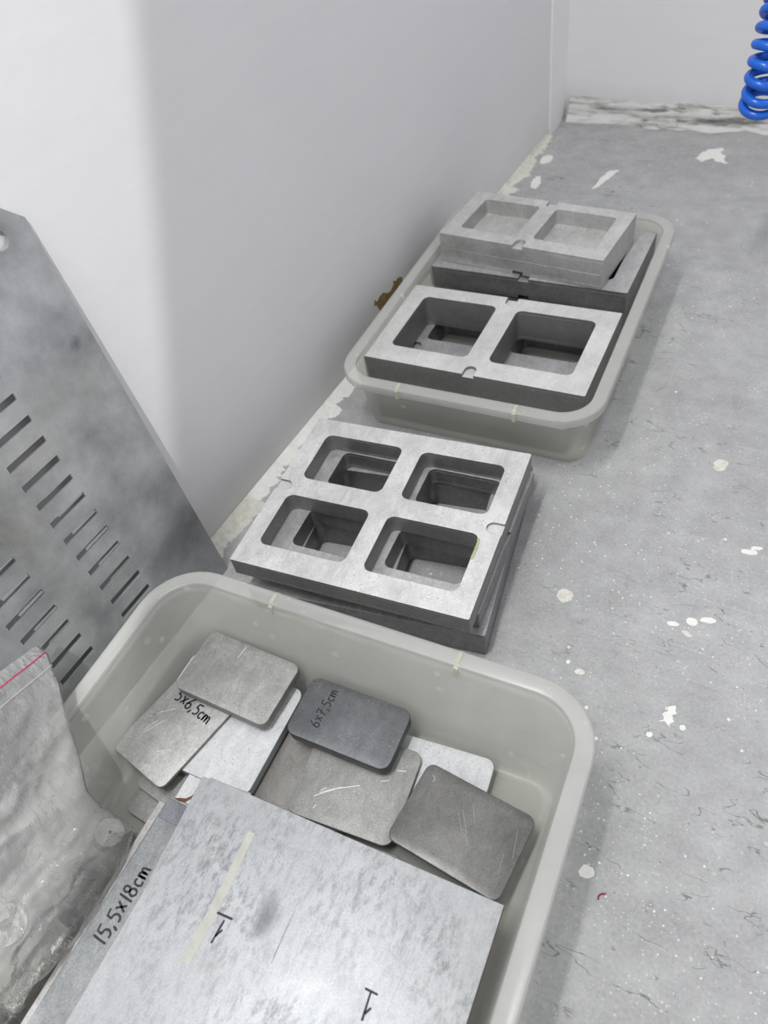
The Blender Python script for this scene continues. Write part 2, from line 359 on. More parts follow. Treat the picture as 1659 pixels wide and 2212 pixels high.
def mould(name, W, D, T, holes, notches, mat, loc, yaw, label, cat='mould', hole_r=0.008, floor_depth=None, nd=0.0045, tilt=(0, 0), group=None):
    bm = bmesh.new()
    hl = [rr((a + b) / 2, (c + d) / 2, b - a, d - c, hole_r) for a, b, c, d in holes]
    cut = [outline(W, D, 0.0012, notches)]; full = [outline(W, D, 0.0012)]
    if floor_depth:
        prism_bm(bm, cut, 0, nd); prism_bm(bm, full, nd, T - floor_depth)
        prism_bm(bm, full + hl, T - floor_depth, T - nd); prism_bm(bm, cut + hl, T - nd, T)
    else:
        prism_bm(bm, cut + hl, 0, nd); prism_bm(bm, full + hl, nd, T - nd); prism_bm(bm, cut + hl, T - nd, T)
    me = bpy.data.meshes.new(name); bm.to_mesh(me); bm.free(); finish(me, mat)
    o = link(name, me, None, loc, (D2R(tilt[0]), D2R(tilt[1]), D2R(yaw)))
    return tag(o, label, cat, group)
def blob(name, pts, z, mat, parent=None, thick=0.0006, rough=0.15, sub=4):
    """thin dried-paint splash from an outline, edges roughened"""
    out = []
    n = len(pts)
    for i in range(n):
        a = Vector(pts[i]); b = Vector(pts[(i + 1) % n]); L = (b - a).length
        for k in range(sub):
            p = a.lerp(b, k / sub); nr = Vector((-(b - a).y, (b - a).x))
            p += nr * rough * noise.noise(Vector((p.x * 300, p.y * 300, 1.7)))
            out.append((p.x, p.y))
    me = prism(name, [out], z, z + thick, 0, mat)
    return link(name, me, parent)
def ribbon_bm(bm, pts, w, z, T=None):
    """flat pen stroke along 2D points, width w, lying at height z; T maps to final space"""
    pts = [Vector((p[0], p[1], 0)) for p in pts]
    L = []; Rr = []
    for i, p in enumerate(pts):
        t = (pts[min(i + 1, len(pts) - 1)] - pts[max(i - 1, 0)]).normalized(); nr = Vector((-t.y, t.x, 0))
        ww = w * (0.5 + 0.12 * noise.noise(p * 600))
        L.append(p + nr * ww); Rr.append(p - nr * ww)
    ext0 = (pts[0] - pts[1]).normalized() * w * 0.35; ext1 = (pts[-1] - pts[-2]).normalized() * w * 0.35
    ring = L + [pts[-1] + ext1] + Rr[::-1] + [pts[0] + ext0]
    def V(p): q = Vector((p.x, p.y, z)); return bm.verts.new(T @ q if T else q)
    l = [V(p) for p in L]; r = [V(p) for p in Rr]; e0 = V(pts[0] + ext0); e1 = V(pts[-1] + ext1)
    for i in range(len(l) - 1): bm.faces.new((r[i], r[i + 1], l[i + 1], l[i]))
    bm.faces.new((e0, r[0], l[0])); bm.faces.new((r[-1], e1, l[-1]))
def arc(cx, cy, rx, ry, a0, a1, n=8):
    return [(cx + rx * math.cos(D2R(a0 + (a1 - a0) * i / n)), cy + ry * math.sin(D2R(a0 + (a1 - a0) * i / n))) for i in range(n + 1)]
GLYPH = {
 '1': (0.35, [[(0.20, 1.0), (0.16, 0.5), (0.14, 0.0)]]),
 '5': (0.66, [[(0.55, 1.0), (0.16, 0.94), (0.12, 0.58)] + arc(0.24, 0.30, 0.26, 0.29, 95, -110, 9)]),
 '6': (0.66, [[(0.45, 1.02), (0.22, 0.72)] + arc(0.28, 0.26, 0.22, 0.26, 160, 520, 12)]),
 '7': (0.66, [[(0.05, 0.95), (0.52, 0.98), (0.30, 0.5), (0.20, 0.0)], [(0.14, 0.5), (0.48, 0.54)]]),
 '8': (0.66, [arc(0.28, 0.26, 0.22, 0.25, 90, 450, 12), arc(0.28, 0.76, 0.18, 0.23, -90, 270, 12)]),
 ',': (0.30, [[(0.12, 0.12), (0.10, 0.0), (0.02, -0.18)]]),
 'x': (0.66, [[(0.08, 0.72), (0.46, 0.12)], [(0.48, 0.75), (0.10, 0.08)]]),
 'c': (0.52, [arc(0.26, 0.30, 0.20, 0.29, 50, 310, 9)]),
 'm': (0.86, [[(0.06, 0.62), (0.08, 0.0), (0.10, 0.40)] + arc(0.22, 0.40, 0.12, 0.20, 170, 10, 5) + [(0.36, 0.0), (0.38, 0.40)] + arc(0.50, 0.40, 0.12, 0.20, 170, 10, 5) + [(0.64, 0.22), (0.68, 0.02)]]),
}
def handwriting(text, start, direction, up, height, z, zl, pen, mat, parent, name='handwritten_size'):
    """strokes in world coordinates (start = baseline start), converted to the parent's space"""
    d = Vector((*direction, 0)).normalized(); u = Vector((*up, 0)).normalized()
    bm = bmesh.new(); inv = local_matrix(parent).inverted(); x = 0.0
    for ch in text:
        adv, strokes = GLYPH[ch]
        for s in strokes:
            pts = []
            for i in range(len(s) - 1):
                for k in range(2):
                    pts.append(tuple(s[i][j] + (s[i + 1][j] - s[i][j]) * k / 2 for j in (0, 1)))
            pts.append(s[-1])
            wp = []
            for px, py in pts:
                q = Vector((*start, 0)) + d * (x + px) * height + u * py * height
                wp.append((q.x, q.y))
            lp = [inv @ Vector((a, b, z)) for a, b in wp]
            ribbon_bm(bm, [(p.x, p.y) for p in lp], pen, zl)
        x += adv
    me = bpy.data.meshes.new(name); bm.to_mesh(me); bm.free(); finish(me, mat, 0)
    return link(name, me, parent)
def stroke_obj(name, lines, w, z, mat, parent):
    bm = bmesh.new(); inv = local_matrix(parent).inverted() if parent else None
    for pts in lines:
        dense = []
        for i in range(len(pts) - 1):
            for k in range(4): dense.append(tuple(pts[i][j] + (pts[i + 1][j] - pts[i][j]) * k / 4 for j in (0, 1)))
        dense.append(pts[-1]); ribbon_bm(bm, dense, w, z, inv)
    me = bpy.data.meshes.new(name); bm.to_mesh(me); bm.free(); finish(me, mat, 0)
    return link(name, me, parent)
def box_me(name, x0, x1, y0, y1, z0, z1, mat):
    bm = bmesh.new(); bmesh.ops.create_cube(bm, size=1)
    bmesh.ops.transform(bm, matrix=Matrix.Translation(((x0 + x1) / 2, (y0 + y1) / 2, (z0 + z1) / 2)) @ Matrix.Diagonal((x1 - x0, y1 - y0, z1 - z0, 1)), verts=bm.verts)
    me = bpy.data.meshes.new(name); bm.to_mesh(me); bm.free(); return finish(me, mat, 0)
def struct(name, me, parent=None):
    o = link(name, me, parent); o['kind'] = 'structure'; return o

# ------------------------------------------------------------------ the setting
floor = struct('floor', box_me('floor', -0.12, 3.4, -2.4, 1.80, -0.06, 0.0, M['concrete']))
floor['label'] = 'grey cracked concrete floor spattered with white paint'
wall_l = struct('wall_left', box_me('wall_left', -0.12, 0.0, -2.4, 1.655, 0.0, 2.7, M['wall']))
wall_l['label'] = 'long white painted wall on the left'
wall_b = struct('wall_back', box_me('wall_back', -0.12, 3.4, 1.655, 1.80, 0.0, 2.7, M['wall_back']))
wall_b['label'] = 'white painted back wall with crumbling base'
wall_r = struct('wall_right', box_me('wall_right', 2.9, 3.02, -2.4, 1.655, 0.0, 2.7, M['wall_back']))
wall_f = struct('wall_front', box_me('wall_front', 0.0, 2.9, -2.4, -2.28, 0.0, 2.7, M['wall_back']))
me = box_me('trim_1', 0.0, 0.0022, 1.562, 1.655, 0.0, 2.7, M['trim'])
trim = struct('trim_1', me); trim['label'] = 'narrow white strip in the wall corner'

# ragged white paint along the foot of the left wall (on the floor)
def ragged_strip(name, y0, y1, base, amp, z0, z1, mat, seed, parent, wallz=0.006):
    n = int((y1 - y0) / 0.0022); top = []; bot = []
    bm = bmesh.new(); rows = []
    for i in range(n + 1):
        y = y0 + (y1 - y0) * i / n
        e = base + amp * noise.noise(Vector((y * 22, seed, 0))) + amp * 0.7 * noise.noise(Vector((y * 75, seed, 4))) + amp * 0.45 * noise.noise(Vector((y * 260, seed, 9)))
        e = max(0.0025, e)
        rows.append([bm.verts.new((0.0004, y, wallz)), bm.verts.new((e * 0.35, y, z1 * 1.9)), bm.verts.new((e * 0.9, y, z1)), bm.verts.new((e, y, z0))])
    for a, b in zip(rows, rows[1:]):
        for j in range(3): bm.faces.new((a[j], a[j + 1], b[j + 1], b[j]))
    bmesh.ops.recalc_face_normals(bm, faces=bm.faces)
    me = bpy.data.meshes.new(name); bm.to_mesh(me); bm.free(); finish(me, mat, 40)
    if me.polygons[0].normal.z < 0: me.flip_normals()
    return link(name, me, parent)
ragged_strip('paint_edge', 0.36, 0.46, 0.030, 0.012, 0.0, 0.0009, M['paint_cream'], 2.2, floor)
ragged_strip('paint_edge', 0.455, 0.80, 0.021, 0.016, 0.0, 0.0010, M['paint_white'], 5.1, floor)
ragged_strip('paint_edge', 0.80, 1.56, 0.016, 0.016, 0.0, 0.0010, M['paint_cream'], 7.7, floor, 0.010)
splash = [
    ([(0.5583, 0.3819), (0.5658, 0.3908), (0.5697, 0.3871), (0.5676, 0.3802), (0.5713, 0.3737), (0.5681, 0.3658), (0.5635, 0.3701), (0.5572, 0.3683), (0.5602, 0.3733)], 'paint_white', 0.5),
    ([(0.3073, 1.5138), (0.3149, 1.5347), (0.3233, 1.556), (0.3482, 1.5645), (0.3558, 1.5307), (0.3685, 1.5027), (0.3553, 1.5039), (0.3353, 1.5191), (0.323, 1.5014)], 'paint_white', 0.3),
    ([(0.1627, 1.358), (0.1599, 1.4003), (0.1706, 1.4329), (0.1861, 1.4398), (0.184, 1.4241), (0.1765, 1.3926), (0.168, 1.365)], 'paint_white', 0.15),
]
def round_splash(x, y, rx, ry, rot=0, n=10):
    out = []
    for i in range(n):
        a = 2 * math.pi * i / n; k = 1 + 0.22 * noise.noise(Vector((x * 90 + math.cos(a), y * 90 + math.sin(a), 0)))
        px, py = rx * k * math.cos(a), ry * k * math.sin(a)
        out.append((x + px * math.cos(rot) - py * math.sin(rot), y + px * math.sin(rot) + py * math.cos(rot)))
    return out
for x, y, rx, ry, rt, mt in ((0.428, 0.471, 0.0085, 0.010, 0.3, 'paint_cream'), (0.532, 0.725, 0.008, 0.012, 0, 'paint_cream'),
        (0.557, 0.491, 0.0055, 0.005, 0, 'paint_white'), (0.572, 0.499, 0.008, 0.004, 0.3, 'paint_white'), (0.541, 0.481, 0.006, 0.003, 0.2, 'paint_white'),
        (0.556, 0.474, 0.006, 0.0028, -0.4, 'paint_cream'), (0.541, 0.2105, 0.0065, 0.0055, 0.4, 'paint_white'), (0.590, 0.604, 0.009, 0.004, 0.3, 'paint_white'),
        (0.596, 0.612, 0.006, 0.003, 0.3, 'paint_white'), (0.035, 1.455, 0.012, 0.020, 0, 'paint_white'), (0.050, 1.36, 0.010, 0.024, 0.2, 'paint_white'),
        (0.020, 0.645, 0.011, 0.014, 0, 'paint_white'), (0.030, 0.505, 0.005, 0.013, 0.9, 'paint_white'), (0.2, 1.20, 0.006, 0.01, 0, 'paint_white'),
        (0.26, 1.19, 0.012, 0.012, 0.2, 'paint_white'), (0.224, 1.19, 0.005, 0.008, 0, 'paint_white'), (0.473, 0.389, 0.005, 0.0035, 0.4, 'paint_cream'),
        (0.5785, 0.3715, 0.0028, 0.003, 0, 'paint_white'), (0.553, 0.352, 0.003, 0.003, 0, 'paint_white'), (0.459, 0.395, 0.002, 0.0024, 0, 'paint_white')):
    splash.append((round_splash(x, y, rx, ry, rt), mt, 0.25))
for pts, mt, rg in splash:
    blob('paint_splash', pts, 0.0, M[mt], floor, 0.0006, rg)

# peeled brown patch low on the left wall
pts = [(0.8217, 0.061), (0.8254, 0.0689), (0.8307, 0.0621), (0.8404, 0.0656), (0.8526, 0.0648), (0.8609, 0.0582), (0.8715, 0.0551), (0.8801, 0.0581), (0.8847, 0.0608), (0.8836, 0.0663), (0.8913, 0.061), (0.8995, 0.0622), (0.9112, 0.0566), (0.9111, 0.0461), (0.8994, 0.042), (0.888, 0.0392), (0.8732, 0.0379), (0.861, 0.0364), (0.8481, 0.0362), (0.8368, 0.0408), (0.8315, 0.0526), (0.8293, 0.0575)]
me = prism('peeled_patch', [pts], 0.0, 0.0006, 0, M['brown_patch'])
me.transform(Matrix(((0, 0, 1, 0), (1, 0, 0, 0), (0, 1, 0, 0), (0, 0, 0, 1))))
o = link('peeled_patch', me, wall_l); o['label'] = 'brown patch where the white paint has peeled off'

# crumbling plaster at the foot of the back wall
bm = bmesh.new(); rows = []
nn = 260
for i in range(nn + 1):
    x = 0.012 + 1.3 * i / nn
    t = noise.noise(Vector((x * 9, 3, 0))); s = noise.noise(Vector((x * 34, 7, 0)))
    h = 0.034 + 0.010 * t + 0.005 * s; d = 0.018 + 0.012 * noise.noise(Vector((x * 12, 11, 2))) + 0.005 * s
    prof = [(1.6552, h + 0.006), (1.6552 - d * 0.35, h * 0.92), (1.6552 - d * 0.62, h * 0.62), (1.6552 - d * 0.55, h * 0.42), (1.6552 - d * 1.0, h * 0.22), (1.6552 - d * 1.45, 0.0005)]
    rows.append([bm.verts.new((x, yy + 0.004 * noise.noise(Vector((x * 60, zz * 60, 1))), zz + 0.003 * noise.noise(Vector((x * 50, zz * 90, 5))) * (1 if zz > 0.002 else 0))) for yy, zz in prof])
for a, b in zip(rows, rows[1:]):
    for j in range(5): bm.faces.new((a[j], b[j], b[j + 1], a[j + 1]))
bmesh.ops.recalc_face_normals(bm, faces=bm.faces)
me = bpy.data.meshes.new('plaster_ridge'); bm.to_mesh(me); bm.free(); finish(me, M['plaster'], 60)
link('plaster_ridge', me, wall_b)

# ------------------------------------------------------------------ perforated steel panel leaning on the wall
def steel_panel():
    y1, S, th = 0.352, 0.4725, 0.0028
    y0 = -0.16
    ch = 0.024
    out = [(y0 + ch, 0), (y1, 0), (y1, S - ch), (y1 - ch, S), (y0 + ch, S), (y0, S - ch), (y0, ch)]
    holes = []
    for c, (a, b) in enumerate(((0.2150, 0.2585), (0.1270, 0.1715), (0.0395, 0.0845), (-0.0485, -0.0035), (-0.1365, -0.0915))):
        for k in range(14):
            s = 0.0540 + 0.0 + k * 0.02345 + (0.0035 if c else 0.0)
            holes.append(rr((a + b) / 2, s + 0.0036, b - a, 0.0074, 0.0006, 1))
    for hy, hs in ((0.3215, 0.4445), (-0.13, 0.4445), (-0.13, 0.03)):
        holes.append([(hy + 0.0078 * math.cos(2 * math.pi * i / 20), hs + 0.0078 * math.sin(2 * math.pi * i / 20)) for i in range(20)])
    me = prism('perforated_panel', [out] + holes, -th / 2, th / 2, 0, M['steel_panel'])
    # local (y, s, n) -> world axes: column 0 = +y, column 1 = up the lean, column 2 = outward
    lean = Vector((-0.0436, 0, 0.4702)).normalized(); yv = Vector((0, 1, 0)); nv = yv.cross(lean)
    o = link('perforated_panel', me)
    m = Matrix((( yv.x, lean.x, nv.x), (yv.y, lean.y, nv.y), (yv.z, lean.z, nv.z))).to_4x4()
    m.translation = Vector((0.0446, 0, 0.0003))
    o.matrix_world = m
    return tag(o, 'tall galvanised steel panel with rows of slots, leaning on the white wall', 'steel panel')
steel_panel()

# ------------------------------------------------------------------ translucent bins
def storage_bin(loc, yaw, hx, hy, h, fx, fy, rad, ribs, label):
    """hx, hy half sizes of the rim's outer edge; fx, fy how far the base is set in; ribs = [(side, pos)]"""
    root = empty('storage_bin', loc, (0, 0, D2R(yaw)))
    fl = 0.0150
    def loop(bm, ox, oy, z, n=8):
        w, d = 2 * (hx - ox), 2 * (hy - oy)
        return [bm.verts.new((p[0], p[1], z)) for p in rr(0, 0, w, d, max(0.01, rad - 0.5 * (ox + oy)), n)]
    def skin(bm, a, b):
        n = len(a)
        for i in range(n): bm.faces.new((a[i], a[(i + 1) % n], b[(i + 1) % n], b[i]))
    def fin(bm, name, mat, th):
        bmesh.ops.recalc_face_normals(bm, faces=bm.faces)
        me = bpy.data.meshes.new(name); bm.to_mesh(me); bm.free(); finish(me, mat, 60 if name == 'body' else 40)
        o = link(name, me, root)
        md = o.modifiers.new('wall', 'SOLIDIFY'); md.thickness = th; md.offset = 0
        return o
    # body
    bm = bmesh.new()
    kx, ky = fx - fl, fy - fl
    prof = []
    for t, z in ((1.0, 0.012), (0.86, 0.018), (0.84, 0.022), (0.6, 0.040), (0.3, 0.075), (0.08, h - 0.012)):
        prof.append((fl + kx * t, fl + ky * t, z))
    prof.append((fl, fl, h - 0.002))
    loops = [loop(bm, fx + 0.016, fy + 0.016, 0.0052), loop(bm, fx + 0.012, fy + 0.012, 0.0012), loop(bm, fx + 0.006, fy + 0.006, 0.0014), loop(bm, fx + 0.001, fy + 0.001, 0.0050)]
    loops += [loop(bm, *p) for p in prof]
    bm.faces.new(loops[0])
    for a, b in zip(loops, loops[1:]): skin(bm, a, b)
    fin(bm, 'body', M['bin_body'], 0.0018)
    # rim: flange with a rolled-down lip
    bm = bmesh.new()
    ls = [loop(bm, fl + 0.0004, fl + 0.0004, h - 0.003), loop(bm, fl - 0.0006, fl - 0.0006, h - 0.0004), loop(bm, fl - 0.0018, fl - 0.0018, h + 0.0002), loop(bm, 0.0012, 0.0012, h + 0.0002), loop(bm, 0.0002, 0.0002, h - 0.0008), loop(bm, -0.0003, -0.0003, h - 0.0100)]
    for a, b in zip(ls, ls[1:]): skin(bm, a, b)
    fin(bm, 'rim', M['bin_rim'], 0.0016)
    for side, p in ribs:
        bm = bmesh.new()
        sg = 1 if side == 'b' else -1
        yo = sg * (hy + 0.0012); yi = sg * (hy - fl - 0.0022)
        w = 0.0022
        # saddle: over the flange, down the outside lip and down the inner wall
        prof2 = [(yo, h - 0.013), (yo, h - 0.001), (sg * (hy - 0.003), h + 0.0020), (sg * (hy - fl + 0.003), h + 0.0020), (yi, h - 0.002), (sg * (hy - fl - 0.0035), h - 0.016), (sg * (hy - fl + 0.001), h - 0.016), (sg * (hy - fl + 0.001), h - 0.0015), (sg * (hy - 0.0022), h - 0.0015), (sg * (hy - 0.0012), h - 0.013)]
        a = [bm.verts.new((p - w, y, z)) for y, z in prof2]; b = [bm.verts.new((p + w, y, z)) for y, z in prof2]
        skin(bm, a, b); bm.faces.new(a); bm.faces.new(b[::-1])
        bmesh.ops.recalc_face_normals(bm, faces=bm.faces)
        me = bpy.data.meshes.new('rib'); bm.to_mesh(me); bm.free(); finish(me, M['bin_rib'], 30)
        link('rib', me, root)
    return tag(root, label, 'storage bin')
storage_bin((0.3134, -0.0106, 0.0), 3.9, 0.2275, 0.310, 0.110, 0.026, 0.042, 0.058, [('b', -0.0975), ('b', 0.0965)],
            'large translucent plastic bin in the foreground holding loose metal plates')
storage_bin((0.2165, 0.8580, 0.0), 3.6, 0.1705, 0.2395, 0.102, 0.0195, 0.036, 0.052, [('n', -0.0765), ('n', 0.0755), ('b', -0.0765), ('b', 0.0755)],
            'smaller translucent plastic bin against the wall, filled with two-pocket moulds')

# ------------------------------------------------------------------ moulds on the floor (stack of three)
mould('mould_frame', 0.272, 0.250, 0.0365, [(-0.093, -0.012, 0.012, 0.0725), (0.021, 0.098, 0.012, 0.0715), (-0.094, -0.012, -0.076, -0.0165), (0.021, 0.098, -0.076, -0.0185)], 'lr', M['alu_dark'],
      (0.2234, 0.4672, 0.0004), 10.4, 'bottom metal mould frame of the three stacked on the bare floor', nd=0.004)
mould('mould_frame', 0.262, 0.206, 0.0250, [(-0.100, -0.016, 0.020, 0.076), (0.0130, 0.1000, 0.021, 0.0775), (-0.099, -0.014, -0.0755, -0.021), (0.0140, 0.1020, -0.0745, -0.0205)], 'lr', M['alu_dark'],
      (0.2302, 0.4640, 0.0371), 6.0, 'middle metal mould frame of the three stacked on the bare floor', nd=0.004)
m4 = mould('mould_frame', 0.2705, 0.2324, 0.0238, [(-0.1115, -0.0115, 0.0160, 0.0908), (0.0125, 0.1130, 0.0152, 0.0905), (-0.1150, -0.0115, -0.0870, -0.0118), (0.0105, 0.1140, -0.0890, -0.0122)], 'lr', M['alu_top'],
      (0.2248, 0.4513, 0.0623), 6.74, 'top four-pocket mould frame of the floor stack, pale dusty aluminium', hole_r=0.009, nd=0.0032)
# greenish residue on the edge of one pocket
me = prism('residue', [[(0.1128, -0.0190), (0.1148, -0.0170), (0.1168, -0.0200), (0.1172, -0.0330), (0.1166, -0.0450), (0.1150, -0.0460), (0.1138, -0.0440), (0.1143, -0.0320), (0.1140, -0.0215)]], 0.0232, 0.0243, 0, M['residue'])
o = link('residue', me, m4); o['label'] = 'yellow-green residue along the pocket edge'

# ------------------------------------------------------------------ moulds in the smaller bin
TWO = [(-0.124, -0.0145, -0.055, 0.0625), (0.0150, 0.1240, -0.055, 0.0610)]
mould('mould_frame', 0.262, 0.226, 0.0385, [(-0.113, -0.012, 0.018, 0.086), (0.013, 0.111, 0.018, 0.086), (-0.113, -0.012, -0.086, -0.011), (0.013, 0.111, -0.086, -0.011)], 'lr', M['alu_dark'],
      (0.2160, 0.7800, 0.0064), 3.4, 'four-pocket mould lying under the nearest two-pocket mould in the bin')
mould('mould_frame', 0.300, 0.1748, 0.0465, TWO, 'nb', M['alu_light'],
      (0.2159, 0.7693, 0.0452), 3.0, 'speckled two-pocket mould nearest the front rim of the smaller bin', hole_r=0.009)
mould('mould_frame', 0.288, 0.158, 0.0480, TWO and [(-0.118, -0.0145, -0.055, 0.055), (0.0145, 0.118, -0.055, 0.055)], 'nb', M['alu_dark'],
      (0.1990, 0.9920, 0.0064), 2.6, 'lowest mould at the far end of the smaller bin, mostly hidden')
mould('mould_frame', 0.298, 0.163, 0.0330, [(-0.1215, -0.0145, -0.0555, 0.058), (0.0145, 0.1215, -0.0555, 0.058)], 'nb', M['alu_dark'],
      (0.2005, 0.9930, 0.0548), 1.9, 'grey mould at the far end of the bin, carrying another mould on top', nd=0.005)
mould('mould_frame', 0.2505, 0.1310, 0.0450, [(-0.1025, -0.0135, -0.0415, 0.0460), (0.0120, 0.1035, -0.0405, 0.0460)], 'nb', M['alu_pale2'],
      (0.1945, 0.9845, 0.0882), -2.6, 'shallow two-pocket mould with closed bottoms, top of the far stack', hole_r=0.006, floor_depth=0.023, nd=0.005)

# ------------------------------------------------------------------ loose plates in the big bin
def plate(name, W, D, T, r, loc, yaw, mat, label, tilt=(0, 0), cat='metal plate', bevel=0.0007, group=None):
    me = prism(name, [rr(0, 0, W, D, r, 7)], 0, T, bevel, mat)
    o = link(name, me, None, loc, (D2R(tilt[0]), D2R(tilt[1]), D2R(yaw)))
    return tag(o, label, cat, group)
Z0 = 0.0065
plate('metal_plate', 0.100, 0.090, 0.0055, 0.010, (0.1860, 0.1120, Z0), -2.0, M['plate_grey'], 'pale plate on the bin floor, lowest under the 5x6,5cm plate')
plate('metal_plate', 0.098, 0.085, 0.0055, 0.010, (0.1830, 0.1290, Z0 + 0.0057), -6.0, M['plate_grey'], 'pale plate second from the bottom under the 5x6,5cm plate')
plate('metal_plate', 0.098, 0.100, 0.0095, 0.006, (0.2840, 0.1800, Z0), 14.0, M['plate_warm'], 'warm grey plate in the gap between the white and the scratched plate')
plate('metal_plate', 0.108, 0.078, 0.0125, 0.009, (0.3895, 0.2145, Z0), 7.9, M['plate_white'], 'white coated plate by the right rear corner of the big bin')
plate('metal_plate', 0.085, 0.060, 0.0080, 0.007, (0.3600, 0.1120, Z0), 9.0, M['plate_grey'], 'small pale plate edge showing below the scratched plate')
plate('metal_plate', 0.136, 0.116, 0.0110, 0.010, (0.1750, 0.1790, 0.0185), 4.0, M['plate_white'], 'large white coated plate beneath the 5x6,5cm plate')
p2 = plate('metal_plate', 0.0765, 0.116, 0.0040, 0.008, (0.1420, 0.1590, 0.0300), -9.3, M['plate_mid'], 'satin grey plate with handwriting reading 5x6,5cm')
handwriting('5x6,5cm', (0.1198, 0.1762), (0.985, -0.17), (0.17, 0.985), 0.0120, 0.034, 0.00415, 0.0018, M['ink'], p2)
p1 = plate('metal_plate', 0.1110, 0.0705, 0.0105, 0.008, (0.1740, 0.2205, 0.0372), 1.7, M['plate_grey'], 'thick pale rounded plate lying across the 5x6,5cm plate', tilt=(1.2, 1.0))
p4 = plate('metal_plate', 0.1035, 0.0895, 0.0030, 0.010, (0.3300, 0.1850, 0.0216), 7.4, M['plate_grey'], 'thin grey plate with bright scratches below the dark plate', tilt=(0, 0.4), bevel=0.0005)
p3 = plate('metal_plate', 0.1080, 0.0620, 0.0130, 0.010, (0.3015, 0.2275, 0.0310), 4.0, M['plate_slate'], 'dark slate-grey thick plate with handwriting reading 6x7,5cm', tilt=(1.5, 1.0))
handwriting('6x7,5cm', (0.2785, 0.2085), (-0.02, 1.0), (-1.0, -0.02), 0.0098, 0.044, 0.01315, 0.0013, M['ink'], p3)
p5 = plate('metal_plate', 0.1060, 0.0775, 0.0045, 0.008, (0.4365, 0.1880, 0.0268), -3.0, M['plate_dull'], 'dull plate with rounded corners leaning at the right side of the bin', tilt=(-2.0, 1.0))

M['bright_scratch'] = simple('bare_bright_scratch', (0.72, 0.72, 0.70), 0.35, 0.3, 0.1, 400, 0.5, 0)
M['dim_scratch'] = simple('faint_grey_scratch', (0.30, 0.30, 0.29), 0.35, 0.3, 0.1, 400, 0.5, 0)
def scratches(par, zl, w, lines, mat='bright_scratch'):
    inv = local_matrix(par).inverted()
    for ln in lines:
        loc = [inv @ Vector((x, y, par.location.z)) for x, y in ln]
        dense = []
        for a, b in zip(loc, loc[1:]):
            for k in range(3): dense.append(tuple(a.lerp(b, k / 3)[:2]))
        dense.append(tuple(loc[-1][:2]))
        bm = bmesh.new(); ribbon_bm(bm, dense, w, zl)
        me = bpy.data.meshes.new('scratch'); bm.to_mesh(me); bm.free(); finish(me, M[mat], 0)
        link('scratch', me, par)
scratches(p4, 0.0031, 0.0007, [[(0.302, 0.1569), (0.318, 0.172), (0.3358, 0.1838)], [(0.3053, 0.1619), (0.3211, 0.175)], [(0.305, 0.1639), (0.3087, 0.1682)], [(0.3515, 0.1956), (0.3581, 0.1996)], [(0.3603, 0.2110), (0.3684, 0.2140)], [(0.3073, 0.1471), (0.3084, 0.1511)]])
scratches(p2, 0.0041, 0.0006, [[(0.1152, 0.1326), (0.127, 0.1528)], [(0.1144, 0.1361), (0.1206, 0.1498)], [(0.1094, 0.1496), (0.1187, 0.1599)], [(0.1120, 0.1525), (0.1158, 0.1562)], [(0.1172, 0.1579), (0.1287, 0.1676)], [(0.1408, 0.1236), (0.1536, 0.1315)], [(0.1446, 0.1216), (0.148, 0.1279)]])
scratches(p5, 0.0046, 0.0004, [[(0.4287, 0.1994), (0.4373, 0.1862)], [(0.4314, 0.2023), (0.4400, 0.190), (0.4469, 0.1771)], [(0.4371, 0.2120), (0.4452, 0.1963)], [(0.4800, 0.2080), (0.4850, 0.1845)], [(0.4770, 0.1845), (0.4790, 0.1676)]], 'dim_scratch')
scratches(p5, 0.0046, 0.0014, [[(0.3941, 0.2190), (0.3975, 0.2168), (0.3965, 0.2139)]], 'dim_scratch')
scratches(p1, 0.0106, 0.0006, [[(0.1627, 0.2380), (0.1636, 0.2520)]])

# ------------------------------------------------------------------ stack of zinc sheets
def sheet(W, D, T, corner, yaw, z, mat, label, name='zinc_sheet'):
    """corner = world xy of the far-left corner"""
    c, s = math.cos(D2R(yaw)), math.sin(D2R(yaw))
    cx, cy = corner[0] + c * W / 2 + s * D / 2, corner[1] + s * W / 2 - c * D / 2
    pts = [(-W / 2, -D / 2), (W / 2, -D / 2), (W / 2, D / 2), (-W / 2, D / 2)]
    me = prism(name, [pts], 0, T, min(0.0003, T * 0.2), mat)
    o = link(name, me, None, (cx, cy, z), (0, 0, D2R(yaw)))
    return tag(o, label, 'metal sheet')
for k, (zz, T) in enumerate(((0.0066, 0.0155), (0.0225, 0.0140), (0.0368, 0.0120))):
    sheet(0.262 - 0.004 * k, 0.215, T, (0.2130 + 0.003 * k, 0.0880 + 0.002 * k), 4.0, zz, M['sheet_pale'], ('lowest', 'second', 'third')[k] + ' thick slab from the bottom under the zinc sheets', name='metal_slab')
sheet(0.276, 0.240, 0.0040, (0.1872, 0.0850), 4.0, 0.0490, M['sheet_pale'], 'pale sheet sticking out furthest left at the bottom of the sheet stack')
sheet(0.276, 0.240, 0.0030, (0.1950, 0.0905), 3.6, 0.0532, M['sheet_dark'], 'purplish grey sheet between the pale sheet and the 15,5x18cm sheet')
sC = sheet(0.270, 0.235, 0.0022, (0.1985, 0.0725), 3.3, 0.0564, M['sheet_grey'], 'grey zinc sheet with handwriting reading 15,5x18cm along its left edge')
handwriting('15,5x18cm', (0.2255, -0.0270), (-0.04, 1.0), (-1.0, -0.04), 0.0128, 0.0587, 0.00235, 0.0019, M['ink'], sC)
sF = sheet(0.070, 0.0235, 0.0026, (0.2003, 0.1158), 4.2, 0.0564, M['plate_white'], 'small white strip with a rusty cut edge at the corner of the sheet stack')
